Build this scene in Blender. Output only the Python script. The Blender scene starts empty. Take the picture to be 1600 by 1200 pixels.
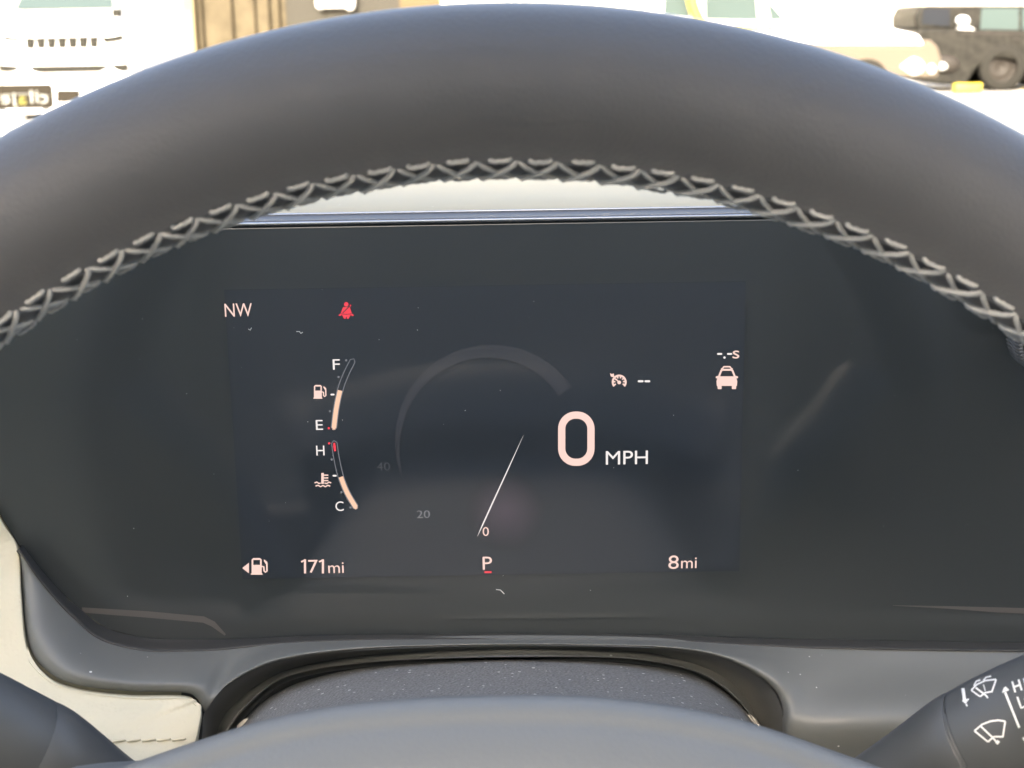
import bpy, bmesh, math, random
from mathutils import Vector, Matrix
from mathutils.bvhtree import BVHTree
random.seed(7)
scene = bpy.context.scene
COL = scene.collection
rad = math.radians

# ------------------------------------------------------------------ camera
F_PX = 2300.0                       # focal length in pixels of a 1600 px wide frame
PITCH, ROLL = rad(13.92), rad(0.95)
EYE = Vector((0, 0, 1.35))
FW = Vector((0, math.cos(PITCH), -math.sin(PITCH)))
UP0 = Vector((0, math.sin(PITCH), math.cos(PITCH)))
RT0 = Vector((1, 0, 0))
RT = RT0 * math.cos(ROLL) - UP0 * math.sin(ROLL)
UP = UP0 * math.cos(ROLL) + RT0 * math.sin(ROLL)
cd = bpy.data.cameras.new('camera')
cam = bpy.data.objects.new('camera', cd); COL.objects.link(cam)
cam.matrix_world = Matrix(((RT.x, UP.x, -FW.x, EYE.x), (RT.y, UP.y, -FW.y, EYE.y), (RT.z, UP.z, -FW.z, EYE.z), (0, 0, 0, 1)))
cd.sensor_width = 36.0
cd.lens = 36.0 * F_PX / 1600.0
cd.clip_start, cd.clip_end = 0.01, 500
cd.dof.use_dof = True
cd.dof.focus_distance = 0.435
cd.dof.aperture_fstop = 33
scene.camera = cam

# ------------------------------------------------------------------ world, sun, exposure
EXPO = 2.65
SUN_EL, SUN_AZ = rad(27), rad(192)      # azimuth clockwise from +Y: the sun stands behind the car
w = bpy.data.worlds.new('World'); scene.world = w; w.use_nodes = True
nt = w.node_tree
sky = nt.nodes.new('ShaderNodeTexSky'); sky.sky_type = 'NISHITA'; sky.sun_disc = False
sky.air_density = 0.75; sky.dust_density = 6.0; sky.ozone_density = 0.0; sky.sun_elevation = SUN_EL; sky.sun_rotation = SUN_AZ
nt.links.new(sky.outputs[0], nt.nodes['Background'].inputs[0])
nt.nodes['Background'].inputs[1].default_value = 0.15
sl = bpy.data.lights.new('sun', 'SUN'); sl.energy = 2.0; sl.angle = rad(0.5); sl.color = (1, 0.95, 0.86)
sun = bpy.data.objects.new('sun', sl); COL.objects.link(sun)
sdir = Vector((math.sin(SUN_AZ) * math.cos(SUN_EL), math.cos(SUN_AZ) * math.cos(SUN_EL), math.sin(SUN_EL)))
sun.rotation_euler = sdir.to_track_quat('Z', 'Y').to_euler()
sun.location = (0, -3, 6)
vs = scene.view_settings
vs.view_transform = 'Standard'; vs.look = 'None'; vs.exposure = EXPO; vs.gamma = 1; vs.use_curve_mapping = False
scene.cycles.max_bounces = 7
scene.cycles.diffuse_bounces = 4
scene.cycles.use_denoising = True
GAIN = 2.0 ** -EXPO                     # radiance that shows as full white

# ------------------------------------------------------------------ helpers
def ray(px, py):
    return (FW + RT * ((px - 800) / F_PX) - UP * ((py - 600) / F_PX))
def PD(px, py, d):                      # point at distance d along the view axis
    return EYE + ray(px, py) * d
def PY(px, py, Y):                      # point on the upright plane y = Y
    r = ray(px, py)
    return EYE + r * ((Y - EYE.y) / r.y)
ORI = {}
def tag(o, label=None, cat=None, group=None, kind=None):
    if label: o['label'] = label
    if cat: o['category'] = cat
    if group: o['group'] = group
    if kind: o['kind'] = kind
    return o
def thing(name, loc, label, cat, group=None, mat4=None):
    o = bpy.data.objects.new(name, None); COL.objects.link(o)
    o.empty_display_size = 0.02
    M = mat4 if mat4 else Matrix.Translation(Vector(loc))
    o.matrix_world = M
    ORI[o] = M
    return tag(o, label, cat, group)
def mesh(name, verts, faces, mat, parent=None, smooth=True, local=False, sharp=None):
    M = ORI.get(parent) if parent else None
    if M is not None and not local:
        Mi = M.inverted(); verts = [Mi @ Vector(v) for v in verts]
    me = bpy.data.meshes.new(name)
    me.from_pydata([tuple(v) for v in verts], [], faces)
    bm = bmesh.new(); bm.from_mesh(me)
    bmesh.ops.recalc_face_normals(bm, faces=bm.faces); bm.to_mesh(me); bm.free()
    if smooth:
        me.polygons.foreach_set('use_smooth', [True] * len(me.polygons))
        if sharp: me.set_sharp_from_angle(angle=rad(sharp))
    o = bpy.data.objects.new(name, me); COL.objects.link(o)
    if mat: me.materials.append(mat)
    if parent:
        o.parent = parent; ORI[o] = M
    return o
def crom(pts, n, closed=False):
    pts = [Vector(p) for p in pts]; m = len(pts); out = []
    segs = m if closed else m - 1
    for k in range(n if closed else n):
        t = k / (n if closed else n - 1) * segs
        i = min(int(t), segs - 1); f = t - i
        g = lambda j: pts[j % m] if closed else pts[max(0, min(m - 1, j))]
        a, b, c, d = g(i - 1), g(i), g(i + 1), g(i + 2)
        out.append(0.5 * ((2 * b) + (c - a) * f + (2 * a - 5 * b + 4 * c - d) * f * f + (3 * b - a - 3 * c + d) * f ** 3))
    return out
def grid_faces(nu, nv, cu=False, cv=False):
    f = []
    for i in range(nu if cu else nu - 1):
        for j in range(nv if cv else nv - 1):
            a, b = i, (i + 1) % nu; c, d = j, (j + 1) % nv
            f.append((a * nv + c, a * nv + d, b * nv + d, b * nv + c))
    return f
def loft(name, rows, n, mat, parent=None, dense=0, cu=False, cv=False, **k):
    """rows: control polylines; each is resampled to n points, then the rows are smoothed across."""
    R = [crom(r, n, cv) for r in rows]
    if dense:
        cols = [crom([R[i][j] for i in range(len(R))], dense, cu) for j in range(n)]
        R = [[cols[j][i] for j in range(n)] for i in range(dense)]
    V = [p for r in R for p in r]
    return mesh(name, V, grid_faces(len(R), n, cu, cv), mat, parent, **k)
def box_vf(lo, hi):
    x0, y0, z0 = lo; x1, y1, z1 = hi
    v = [(x0, y0, z0), (x1, y0, z0), (x1, y1, z0), (x0, y1, z0), (x0, y0, z1), (x1, y0, z1), (x1, y1, z1), (x0, y1, z1)]
    return v, [(0, 3, 2, 1), (4, 5, 6, 7), (0, 1, 5, 4), (1, 2, 6, 5), (2, 3, 7, 6), (3, 0, 4, 7)]
def bevel(o, wd, seg=3, ang=30):
    m = o.modifiers.new('bevel', 'BEVEL'); m.width = wd; m.segments = seg; m.limit_method = 'ANGLE'; m.angle_limit = rad(ang); m.harden_normals = False
    return o
def box(name, lo, hi, mat, parent=None, bev=0.0, seg=3):
    v, f = box_vf(lo, hi)
    o = mesh(name, v, f, mat, parent, smooth=bev > 0)
    if bev: bevel(o, bev, seg)
    return o
def extrude_poly(name, pts, vec, mat, parent=None, bev=0.0, seg=3, smooth=False):
    n = len(pts); vec = Vector(vec)
    V = [Vector(p) for p in pts] + [Vector(p) + vec for p in pts]
    Fc = [tuple(range(n)), tuple(range(2 * n - 1, n - 1, -1))] + [(i, i + n, (i + 1) % n + n, (i + 1) % n) for i in range(n)]
    o = mesh(name, V, Fc, mat, parent, smooth=bev > 0 or smooth, sharp=30)
    if bev: bevel(o, bev, seg)
    return o
def frames(path):
    T = []
    for i in range(len(path)):
        a = path[max(0, i - 1)]; b = path[min(len(path) - 1, i + 1)]
        T.append((b - a).normalized())
    ref = Vector((0, 0, 1)) if abs(T[0].z) < 0.9 else Vector((0, 1, 0))
    N = [(ref - T[0] * ref.dot(T[0])).normalized()]
    for i in range(1, len(path)):
        v = N[-1] - T[i] * N[-1].dot(T[i]); N.append(v.normalized())
    return T, N
def tube_vf(path, radii, ns=12, twist=0.0, lobes=0, cap=True):
    path = [Vector(p) for p in path]
    if not isinstance(radii, (list, tuple)): radii = [radii] * len(path)
    T, N = frames(path); V = []; Fc = []
    for i, p in enumerate(path):
        B = T[i].cross(N[i])
        for k in range(ns):
            a = 2 * math.pi * k / ns
            rr = radii[i]
            if lobes: rr *= 1 + 0.22 * math.cos(lobes * (a + twist * i / (len(path) - 1)))
            V.append(p + (N[i] * math.cos(a) + B * math.sin(a)) * rr)
    Fc = [(i * ns + k, i * ns + (k + 1) % ns, (i + 1) * ns + (k + 1) % ns, (i + 1) * ns + k) for i in range(len(path) - 1) for k in range(ns)]
    if cap:
        Fc.append(tuple(range(ns - 1, -1, -1))); Fc.append(tuple(range((len(path) - 1) * ns, len(path) * ns)))
    return V, Fc
def tube(name, path, radii, mat, parent=None, ns=12, **k):
    v, f = tube_vf(path, radii, ns)
    return mesh(name, v, f, mat, parent, **k)
def lathe_vf(c, axis, prof, ns=32):
    """prof: (radius, offset along axis)"""
    axis = Vector(axis).normalized(); c = Vector(c)
    ref = Vector((0, 0, 1)) if abs(axis.z) < 0.9 else Vector((1, 0, 0))
    u = axis.cross(ref).normalized(); v = axis.cross(u)
    V = [c + axis * h + (u * math.cos(2 * math.pi * k / ns) + v * math.sin(2 * math.pi * k / ns)) * r for r, h in prof for k in range(ns)]
    return V, grid_faces(len(prof), ns, False, True)

# ------------------------------------------------------------------ materials
def pmat(name, col, rough=0.5, metal=0.0, spec=0.5, bump=None, specks=None, var=None, emit=None, coat=0.0, sheen=0.0):
    m = bpy.data.materials.new(name); m.use_nodes = True
    t = m.node_tree; b = t.nodes['Principled BSDF']; L = t.links
    b.inputs['Base Color'].default_value = (*col, 1); b.inputs['Roughness'].default_value = rough
    b.inputs['Metallic'].default_value = metal; b.inputs['Specular IOR Level'].default_value = spec
    if coat: b.inputs['Coat Weight'].default_value = coat; b.inputs['Coat Roughness'].default_value = 0.03
    if sheen: b.inputs['Sheen Weight'].default_value = sheen
    co = t.nodes.new('ShaderNodeTexCoord').outputs['Object']
    src = None
    if var:                              # (scale, low, high): wear and grain in the colour
        nz = t.nodes.new('ShaderNodeTexNoise'); nz.inputs['Scale'].default_value = var[0]; nz.inputs['Detail'].default_value = 6
        L.new(co, nz.inputs['Vector'])
        mr = t.nodes.new('ShaderNodeMapRange'); mr.inputs[1].default_value = 0.3; mr.inputs[2].default_value = 0.7
        mr.inputs[3].default_value = var[1]; mr.inputs[4].default_value = var[2]; L.new(nz.outputs[0], mr.inputs[0])
        mx = t.nodes.new('ShaderNodeMix'); mx.data_type = 'RGBA'; mx.blend_type = 'MULTIPLY'; mx.inputs[0].default_value = 1
        mx.inputs[6].default_value = (*col, 1); L.new(mr.outputs[0], mx.inputs[7]); src = mx.outputs[2]
        L.new(src, b.inputs['Base Color'])
    if specks:                           # (scale, size, colour): dust and painted sparkle
        vo = t.nodes.new('ShaderNodeTexVoronoi'); vo.inputs['Scale'].default_value = specks[0]; L.new(co, vo.inputs['Vector'])
        lt = t.nodes.new('ShaderNodeMath'); lt.operation = 'LESS_THAN'; L.new(vo.outputs['Distance'], lt.inputs[0])
        sp = t.nodes.new('ShaderNodeSeparateColor'); L.new(vo.outputs['Color'], sp.inputs[0])
        pw = t.nodes.new('ShaderNodeMath'); pw.operation = 'POWER'; pw.inputs[1].default_value = specks[3]; L.new(sp.outputs[0], pw.inputs[0])
        ml = t.nodes.new('ShaderNodeMath'); ml.operation = 'MULTIPLY'; ml.inputs[1].default_value = specks[1]; L.new(pw.outputs[0], ml.inputs[0])
        L.new(ml.outputs[0], lt.inputs[1])
        mx = t.nodes.new('ShaderNodeMix'); mx.data_type = 'RGBA'; L.new(lt.outputs[0], mx.inputs[0])
        if src: L.new(src, mx.inputs[6])
        else: mx.inputs[6].default_value = (*col, 1)
        mx.inputs[7].default_value = (*specks[2], 1); L.new(mx.outputs[2], b.inputs['Base Color'])
    if bump:                             # (kind, scale, strength, distance)
        if bump[0] == 'voronoi':
            nz = t.nodes.new('ShaderNodeTexVoronoi'); nz.feature = 'SMOOTH_F1'
        else:
            nz = t.nodes.new('ShaderNodeTexNoise'); nz.inputs['Detail'].default_value = 4
        nz.inputs['Scale'].default_value = bump[1]; L.new(co, nz.inputs['Vector'])
        bp = t.nodes.new('ShaderNodeBump'); bp.inputs['Strength'].default_value = bump[2]; bp.inputs['Distance'].default_value = bump[3]
        L.new(nz.outputs[0], bp.inputs['Height']); L.new(bp.outputs[0], b.inputs['Normal'])
    if emit:
        b.inputs['Emission Color'].default_value = (*emit[0], 1); b.inputs['Emission Strength'].default_value = emit[1] * GAIN
    return m
def glow(name, col, s=1.0):
    m = bpy.data.materials.new(name); m.use_nodes = True; t = m.node_tree
    b = t.nodes['Principled BSDF']; b.inputs['Base Color'].default_value = (0.035, 0.041, 0.048, 1); b.inputs['Roughness'].default_value = 0.12; b.inputs['Specular IOR Level'].default_value = 0.95
    b.inputs['Emission Color'].default_value = (*col, 1); b.inputs['Emission Strength'].default_value = s * GAIN
    return m
LEATHER = pmat('black_leather', (0.086, 0.087, 0.089), 0.55, bump=('voronoi', 1300, 0.22, 0.0003), spec=0.75, var=(40, 0.93, 1.07), sheen=0.5)
THREAD = pmat('grey_thread', (0.50, 0.50, 0.48), 0.75, bump=('noise', 2500, 0.4, 0.0003), sheen=0.3)
HUBPL = pmat('hub_vinyl', (0.148, 0.160, 0.163), 0.42, bump=('voronoi', 1100, 0.2, 0.0003), spec=0.6)
BEZEL = pmat('grey_soft_plastic', (0.142, 0.150, 0.144), 0.45, bump=('noise', 3000, 0.12, 0.0002), specks=(230, 0.11, (0.7, 0.7, 0.68), 5.0))
BLACKPL = pmat('black_plastic', (0.040, 0.041, 0.040), 0.5, bump=('noise', 2600, 0.1, 0.0002))
DARKTRIM = pmat('dark_arch_plastic', (0.12, 0.122, 0.117), 0.45, bump=('noise', 2600, 0.1, 0.0002))
SHROUD = pmat('grained_column_plastic', (0.185, 0.192, 0.195), 0.42, bump=('voronoi', 1300, 0.8, 0.0006), specks=(500, 0.26, (0.85, 0.85, 0.85), 3.5), var=(900, 0.75, 1.25))  # white specks paint the glints of the grain
CREAM = pmat('cream_leather', (0.60, 0.57, 0.43), 0.55, bump=('voronoi', 800, 0.30, 0.0005), var=(25, 0.97, 1.02))
CREAMTOP = pmat('cream_dash_pad', (0.44, 0.40, 0.29), 0.75, spec=0.2, bump=('noise', 1500, 0.25, 0.0004), specks=(300, 0.10, (0.9, 0.9, 0.86), 9.0))
CREAMTHR = pmat('cream_thread', (0.60, 0.56, 0.42), 0.8)
LENS = pmat('smoked_lens', (0.044, 0.051, 0.053), 0.10, spec=0.95)
SCREEN = pmat('lcd_panel', (0.035, 0.041, 0.048), 0.10, spec=0.95, emit=((0.5, 0.75, 1.0), 0.006))
def smudge(m, lo, hi, sc):
    t = m.node_tree; b = t.nodes['Principled BSDF']
    nz = t.nodes.new('ShaderNodeTexNoise'); nz.inputs['Scale'].default_value = sc; nz.inputs['Detail'].default_value = 5
    t.links.new(t.nodes.new('ShaderNodeTexCoord').outputs['Object'], nz.inputs['Vector'])
    mr = t.nodes.new('ShaderNodeMapRange'); mr.inputs[1].default_value = 0.35; mr.inputs[2].default_value = 0.68; mr.inputs[3].default_value = lo; mr.inputs[4].default_value = hi
    t.links.new(nz.outputs[0], mr.inputs[0]); t.links.new(mr.outputs[0], b.inputs['Roughness'])
smudge(LENS, 0.05, 0.22, 14); smudge(SCREEN, 0.05, 0.22, 14)
SATIN = pmat('satin_strip', (0.115, 0.116, 0.122), 0.6, spec=0.15)
LINE = pmat('lens_reflection_tone', (0.115, 0.108, 0.104), 0.12)  # painted tone of the reflections on the lens
STALK = pmat('stalk_plastic', (0.078, 0.084, 0.086), 0.38, bump=('noise', 2600, 0.12, 0.0002))
PRINT = pmat('white_print', (0.80, 0.82, 0.80), 0.6)
DUST = pmat('dust', (0.75, 0.75, 0.73), 0.9)
CHROME = pmat('knob_metal', (0.16, 0.16, 0.155), 0.35, metal=0.35)
CLIP = pmat('pale_clip', (0.55, 0.52, 0.47), 0.5)
G_PINK = glow('readout_pink', (1.0, 0.70, 0.61), 1.0)
G_WHITE = glow('readout_white', (1.0, 0.93, 0.90), 0.95)
G_ORANGE = glow('gauge_orange', (1.0, 0.62, 0.42), 1.0)
G_RED = glow('telltale_red', (1.0, 0.045, 0.07), 1.0)
G_GREY = glow('readout_grey', (0.9, 0.93, 1.0), 0.22)
G_DIM = glow('readout_dim', (0.9, 0.93, 1.0), 0.07)
G_FAINT = glow('readout_faint', (0.9, 0.93, 1.0), 0.035)
G_RING = glow('ring_faint', (0.95, 0.92, 1.0), 0.024)

# ------------------------------------------------------------------ the ground and the dealership outside
GROUND = pmat('concrete', (0.42, 0.40, 0.36), 0.9, var=(0.6, 0.85, 1.1), bump=('noise', 30, 0.3, 0.01))
WALLW = pmat('white_render', (0.62, 0.58, 0.48), 0.9)
WALLB = pmat('beige_timber', (0.080, 0.066, 0.043), 0.9, spec=0.1, var=(3, 0.8, 1.15))
PALE = pmat('pale_timber', (0.20, 0.165, 0.10), 0.9, spec=0.1)
BATTEN = pmat('dark_batten', (0.030, 0.024, 0.015), 0.9, spec=0.1)
WALLG = pmat('grey_shutter', (0.046, 0.043, 0.036), 0.9, spec=0.1)
WALLT = pmat('tan_panel', (0.092, 0.070, 0.040), 0.9, spec=0.1)
CARW = pmat('white_paint', (0.80, 0.80, 0.78), 0.25, coat=0.6)
CARD = pmat('dark_paint', (0.018, 0.017, 0.014), 0.5, spec=0.12, var=(9, 0.6, 1.5))
GLASS = pmat('car_glass', (0.02, 0.022, 0.026), 0.15, spec=0.25)
TEAL = pmat('tinted_glass', (0.055, 0.075, 0.072), 0.15, spec=0.3)
TYRE = pmat('tyre', (0.022, 0.021, 0.018), 0.9, spec=0.1)
RIMM = pmat('wheel_metal', (0.030, 0.026, 0.022), 0.6, spec=0.2)
SLOT = pmat('grille_black', (0.022, 0.021, 0.017), 0.7, spec=0.1)
TANSHADE = pmat('tan_shade', (0.11, 0.092, 0.07), 0.9, spec=0.1)  # tan colour that paints shade on pale surfaces
LAMP = pmat('lamp_glass', (0.6, 0.6, 0.58), 0.1, coat=1.0)
YELL = pmat('yellow_paint', (0.58, 0.45, 0.03), 0.5)
PLATE = pmat('brown_plate', (0.024, 0.019, 0.012), 0.7, spec=0.15)
LETTER = pmat('sign_white', (0.30, 0.30, 0.27), 0.6)
PLATEY = pmat('plate_yellow', (0.20, 0.18, 0.02), 0.5)
HEADL = pmat('headliner', (0.72, 0.70, 0.64), 0.95)
SEATM = pmat('seat_leather', (0.27, 0.26, 0.235), 0.5, bump=('voronoi', 400, 0.3, 0.0006))
CARPET = pmat('carpet', (0.16, 0.15, 0.13), 0.95)

g = mesh('ground', [(-150, -80, 0), (150, -80, 0), (150, 220, 0), (-150, 220, 0)], [(0, 1, 2, 3)], GROUND, smooth=False)
tag(g, kind='structure')
YB = 36.0
def bx_px(px0, px1, Y, z0, z1, dy):      # a box on the facade between two picture columns
    a = PY(px0, 40, Y).x; b = PY(px1, 40, Y).x
    return (a, Y, z0), (b, Y + dy, z1)
bld = thing('showroom_building', (0, YB, 0), 'pale showroom building across the lot behind the parked cars', 'building')
lo, hi = bx_px(-300, 2300, YB, 0, 6, 6); box('wall', lo, hi, WALLW, bld)
lo, hi = bx_px(286, 448, YB - 0.12, 0, 4.5, 0.12); box('timber_panel', lo, hi, WALLB, bld)
lo, hi = bx_px(286, 304, YB - 0.16, 0, 4.5, 0.038); box('pale_post', lo, hi, PALE, bld)
for a, b in ((304, 309), (315, 318), (362, 365), (398, 400), (420, 423), (436, 439)):
    lo, hi = bx_px(a, b, YB - 0.22, 0, 4.5, 0.098); box('batten', lo, hi, BATTEN, bld)
lo, hi = bx_px(448, 626, YB - 0.10, 0, 4.5, 0.10); box('shutter', lo, hi, WALLG, bld)
lo, hi = bx_px(626, 688, YB - 0.14, 0, 4.5, 0.14); box('tan_panel', lo, hi, WALLT, bld)
lo, hi = bx_px(1280, 1460, YB - 0.12, 0, 0.95, 0.12); box('wall_shade_box', lo, hi, TANSHADE, bld)  # tan box painting shade at the foot of the wall
# white bracket on the grey shutter
br = thing('wall_bracket', PY(522, 8, YB - 0.2), 'white bracket with two rounded ends mounted on the grey shutter', 'bracket')
a, b = PY(496, 12, YB - 0.3), PY(550, 14, YB - 0.3)
box('bar', (a.x + 0.1, YB - 0.4, a.z - 0.02), (b.x - 0.1, YB - 0.1, a.z + 0.45), CARW, br, 0.05)
for c in ((501, 6), (547, 8)):
    p0, p1 = PY(c[0], -14, YB - 0.35), PY(c[0], c[1] + 9, YB - 0.35)
    tube('lug', [p0, p0.lerp(p1, 0.7), p0.lerp(p1, 0.9), p1], [0.12, 0.13, 0.10, 0.03], CARW, br)

def wheel(root, c, axis, r, mt_tyre=TYRE):
    v, f = lathe_vf(c, axis, [(r * 0.62, 0.10), (r * 0.66, 0.12), (r * 0.9, 0.125), (r, 0.09), (r, -0.09), (r * 0.9, -0.125), (r * 0.62, -0.12)], 28)
    t = mesh('wheel', v, f, mt_tyre, root)
    v, f = lathe_vf(c, axis, [(0.001, 0.06), (r * 0.16, 0.07), (r * 0.2, 0.04), (r * 0.5, 0.055), (r * 0.63, 0.1), (r * 0.63, -0.1)], 28)
    mesh('rim', v, f, RIMM, t)
def xf(o_loc, fwd):                      # car frame: x along the car (nose = +x), y across, z up
    fx = Vector(fwd).normalized(); fy = Vector((0, 0, 1)).cross(fx)
    return lambda x, y, z: Vector(o_loc) + fx * x + fy * y + Vector((0, 0, z))
def profile_solid(name, prof, hw, X, mat, root, bev, top_in=0.0, zsplit=9):
    n = len(prof); V = []
    for s in (-1, 1):
        for (x, z) in prof:
            V.append(X(x, s * (hw - (top_in if z > zsplit else 0)), z))
    Fc = [tuple(range(n)), tuple(range(2 * n - 1, n - 1, -1))] + [(i, i + n, (i + 1) % n + n, (i + 1) % n) for i in range(n)]
    return bevel(mesh(name, V, Fc, mat, root, sharp=40), bev, 4, 25)
def quad(name, pts, mat, root, thick):
    return extrude_poly(name, pts, thick, mat, root)

# white SUV facing us (seen in the glass across the lot)
YW = 22.0
cx = PY(98, 60, YW).x
zpx = lambda py, Y=YW, px=98: PY(px, py, Y).z
wc = thing('white_suv', (cx, YW, 0), 'white suv facing the windshield, nose on, seven slot grille', 'suv')
X = xf((cx, YW, 0), (0, -1, 0))
zh, zw = zpx(40), zpx(17)
profile_solid('body', [(0, 0.10), (0.02, zpx(78)), (-0.05, zpx(50)), (-0.25, zh), (-1.25, zw - 0.03), (-1.3, zw), (-4.5, zw + 0.02), (-4.6, 0.6), (-4.5, 0.10)], 0.95, X, CARW, wc, 0.10)
profile_solid('greenhouse', [(-1.2, zw - 0.05), (-1.95, zw + 0.62), (-4.2, zw + 0.62), (-4.5, zw - 0.05)], 0.82, xf((cx - 0.3, YW, 0), (0, -1, 0)), CARW, wc, 0.05, 0.14, zw + 0.3)
gl = [X(-1.26, -1.05, zw + 0.03), X(-1.26, 0.44, zw + 0.03), X(-1.86, 0.34, zw + 0.55), X(-1.86, -0.95, zw + 0.55)]
nrm = (gl[1] - gl[0]).cross(gl[2] - gl[0]).normalized()
if nrm.y > 0: nrm = -nrm
quad('windshield', [p + nrm * 0.02 for p in gl], TEAL, wc, nrm * 0.012)
zg = zpx(66)
def front_panel(name, px0, px1, py0, py1, mat, dx=0.03, skew=0):
    a = PY(px0, 60, YW).x; b = PY(px1, 60, YW).x; z0 = zpx(py1); z1 = zpx(py0)
    k = skew
    return extrude_poly(name, [(a, YW - 0.02 - dx, z0), (b, YW - 0.02 - dx, z0 + k), (b, YW - 0.02 - dx, z1 + k), (a, YW - 0.02 - dx, z1)], (0, dx + 0.06, 0), mat, wc, 0.006, 2)
for k in range(7):
    x0 = 41 + k * 16.6
    front_panel('grille_slot', x0, x0 + 12.5, 58, 75.5, SLOT)
HL = lambda n_, P_: extrude_poly(n_, [(PY(x, 60, YW).x, YW - 0.055, zpx(y)) for x, y in P_], (0, 0.1, 0), SLOT, wc, 0.004, 2)
HL('headlight', [(160, 60), (192, 55), (193, 63), (178, 66), (163, 68)]); HL('headlight', [(-2, 53.5), (30, 57.5), (28, 61.5), (8, 60)])
def front_shape(name, pts, mat, dx=0.03):
    return extrude_poly(name, [(PY(x, 60, YW).x, YW - 0.02 - dx, zpx(y)) for x, y in pts], (0, dx + 0.06, 0), mat, wc, 0.004, 2)
front_shape('lower_intake', [(41, 102), (163, 102), (168, 105), (152, 112.5), (60, 113), (48, 110)], SLOT)
front_shape('fog_recess', [(168, 102), (197, 100.5), (198, 111), (190, 113.5), (180, 111)], SLOT); front_shape('fog_recess', [(-6, 99), (28, 102), (20, 109), (8, 111), (-4, 110)], SLOT)
front_shape('chrome_bar', [(30, 57.2), (165, 56), (165, 57), (30, 58.2)], LAMP); front_shape('bumper_line', [(10, 88), (186, 88), (186, 89), (10, 89)], RIMM, 0.022)
p = PY(183, 20, YW + 0.7)
bevel(mesh('side_mirror', *box_vf((p.x - 0.075, YW + 0.64, p.z - 0.06), (p.x + 0.075, YW + 0.76, p.z + 0.06)), SLOT, wc), 0.03, 3)
tube('mirror_arm', [(p.x, YW + 0.7, p.z - 0.05), (p.x - 0.03, YW + 0.72, p.z - 0.22)], 0.025, CARW, wc)
for s in (-1, 1): wheel(wc, X(-0.95, s * 0.83, 0.36), (1, 0, 0), 0.36)

# small dark sign with mirror-written name, nearer than the white suv
YP = 9.0
a, b = PY(-18, 150, YP), PY(82, 150, YP)
zt, zb = PY(33, 132, YP).z, PY(33, 170, YP).z
sg = thing('sign_board', ((a.x + b.x) / 2, YP, 0), 'low brown sign with white mirror-written name below the white suv', 'sign')
def round_rect(x0, x1, z0, z1, r, Y, n=5):
    P = []
    for cxx, czz, a0 in ((x1 - r, z1 - r, 0), (x0 + r, z1 - r, 90), (x0 + r, z0 + r, 180), (x1 - r, z0 + r, 270)):
        for k in range(n + 1):
            t = rad(a0 + 90 * k / n); P.append((cxx + r * math.cos(t), Y, czz + r * math.sin(t)))
    return P
pan = extrude_poly('panel', round_rect(a.x, b.x, zb, zt, 0.025, YP), (0, 0.02, 0), PLATE, sg)
for xx in (a.x + 0.06, b.x - 0.06): tube('post', [(xx, YP + 0.045, 0), (xx, YP + 0.045, zt - 0.02)], 0.022, CARW, sg)
def text_vf(s):
    cu = bpy.data.curves.new('text', 'FONT'); cu.body = s; cu.resolution_u = 4
    o = bpy.data.objects.new('text', cu); COL.objects.link(o)
    bpy.context.view_layer.update()
    me = bpy.data.meshes.new_from_object(o.evaluated_get(bpy.context.evaluated_depsgraph_get()))
    V = [v.co.copy() for v in me.vertices]; Fc = [tuple(p.vertices) for p in me.polygons]
    bpy.data.objects.remove(o); bpy.data.meshes.remove(me); bpy.data.curves.remove(cu)
    return V, Fc
def text2d(s, bold=0.0):
    V, Fc = text_vf(s)
    x0 = min(v.x for v in V); x1 = max(v.x for v in V); y0 = min(v.y for v in V); y1 = max(v.y for v in V)
    return [((v.x - (x0 + x1) / 2), (v.y - (y0 + y1) / 2)) for v in V], Fc, x1 - x0, y1 - y0
bxp = [PY(x, y, YP) for x, y in ((88, 141), (122, 141), (122, 160), (88, 160))]
extrude_poly('side_box', bxp, (0, 0.05, 0), PLATE, sg, 0.004, 2)
word = 'cilajet'; zc = PY(33, 153, YP).z
xs = [69, 58, 49.5, 35, 23.5, 9, -7]; ws = [12, 3, 3, 12, 5, 13, 8]
for ch, xc, wd in zip(word, xs, ws):
    v2, fc, tw, th = text2d(ch)
    hpx = {'c': 12, 'i': 18, 'l': 19, 'a': 12, 'j': 21, 'e': 12, 't': 17}[ch]; s = hpx / F_PX * YP / th
    sx = wd / F_PX * YP / tw
    yc = {'c': 155, 'i': 151, 'l': 151, 'a': 157, 'j': 156, 'e': 156, 't': 153}[ch]
    c = PY(xc, yc, YP)
    mesh('letter', [(c.x - q[0] * sx, YP - 0.004, c.z + q[1] * s) for q in v2], fc, PLATEY if ch == 'a' else LETTER, pan, smooth=False)
v, f = tube_vf([PY(x, y, YP - 0.004) for x, y in ((-14, 150), (20, 147.5), (50, 146.5), (78, 149.5))], 0.002, 6)
mesh('arc_line', v, f, LETTER, pan)

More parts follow.
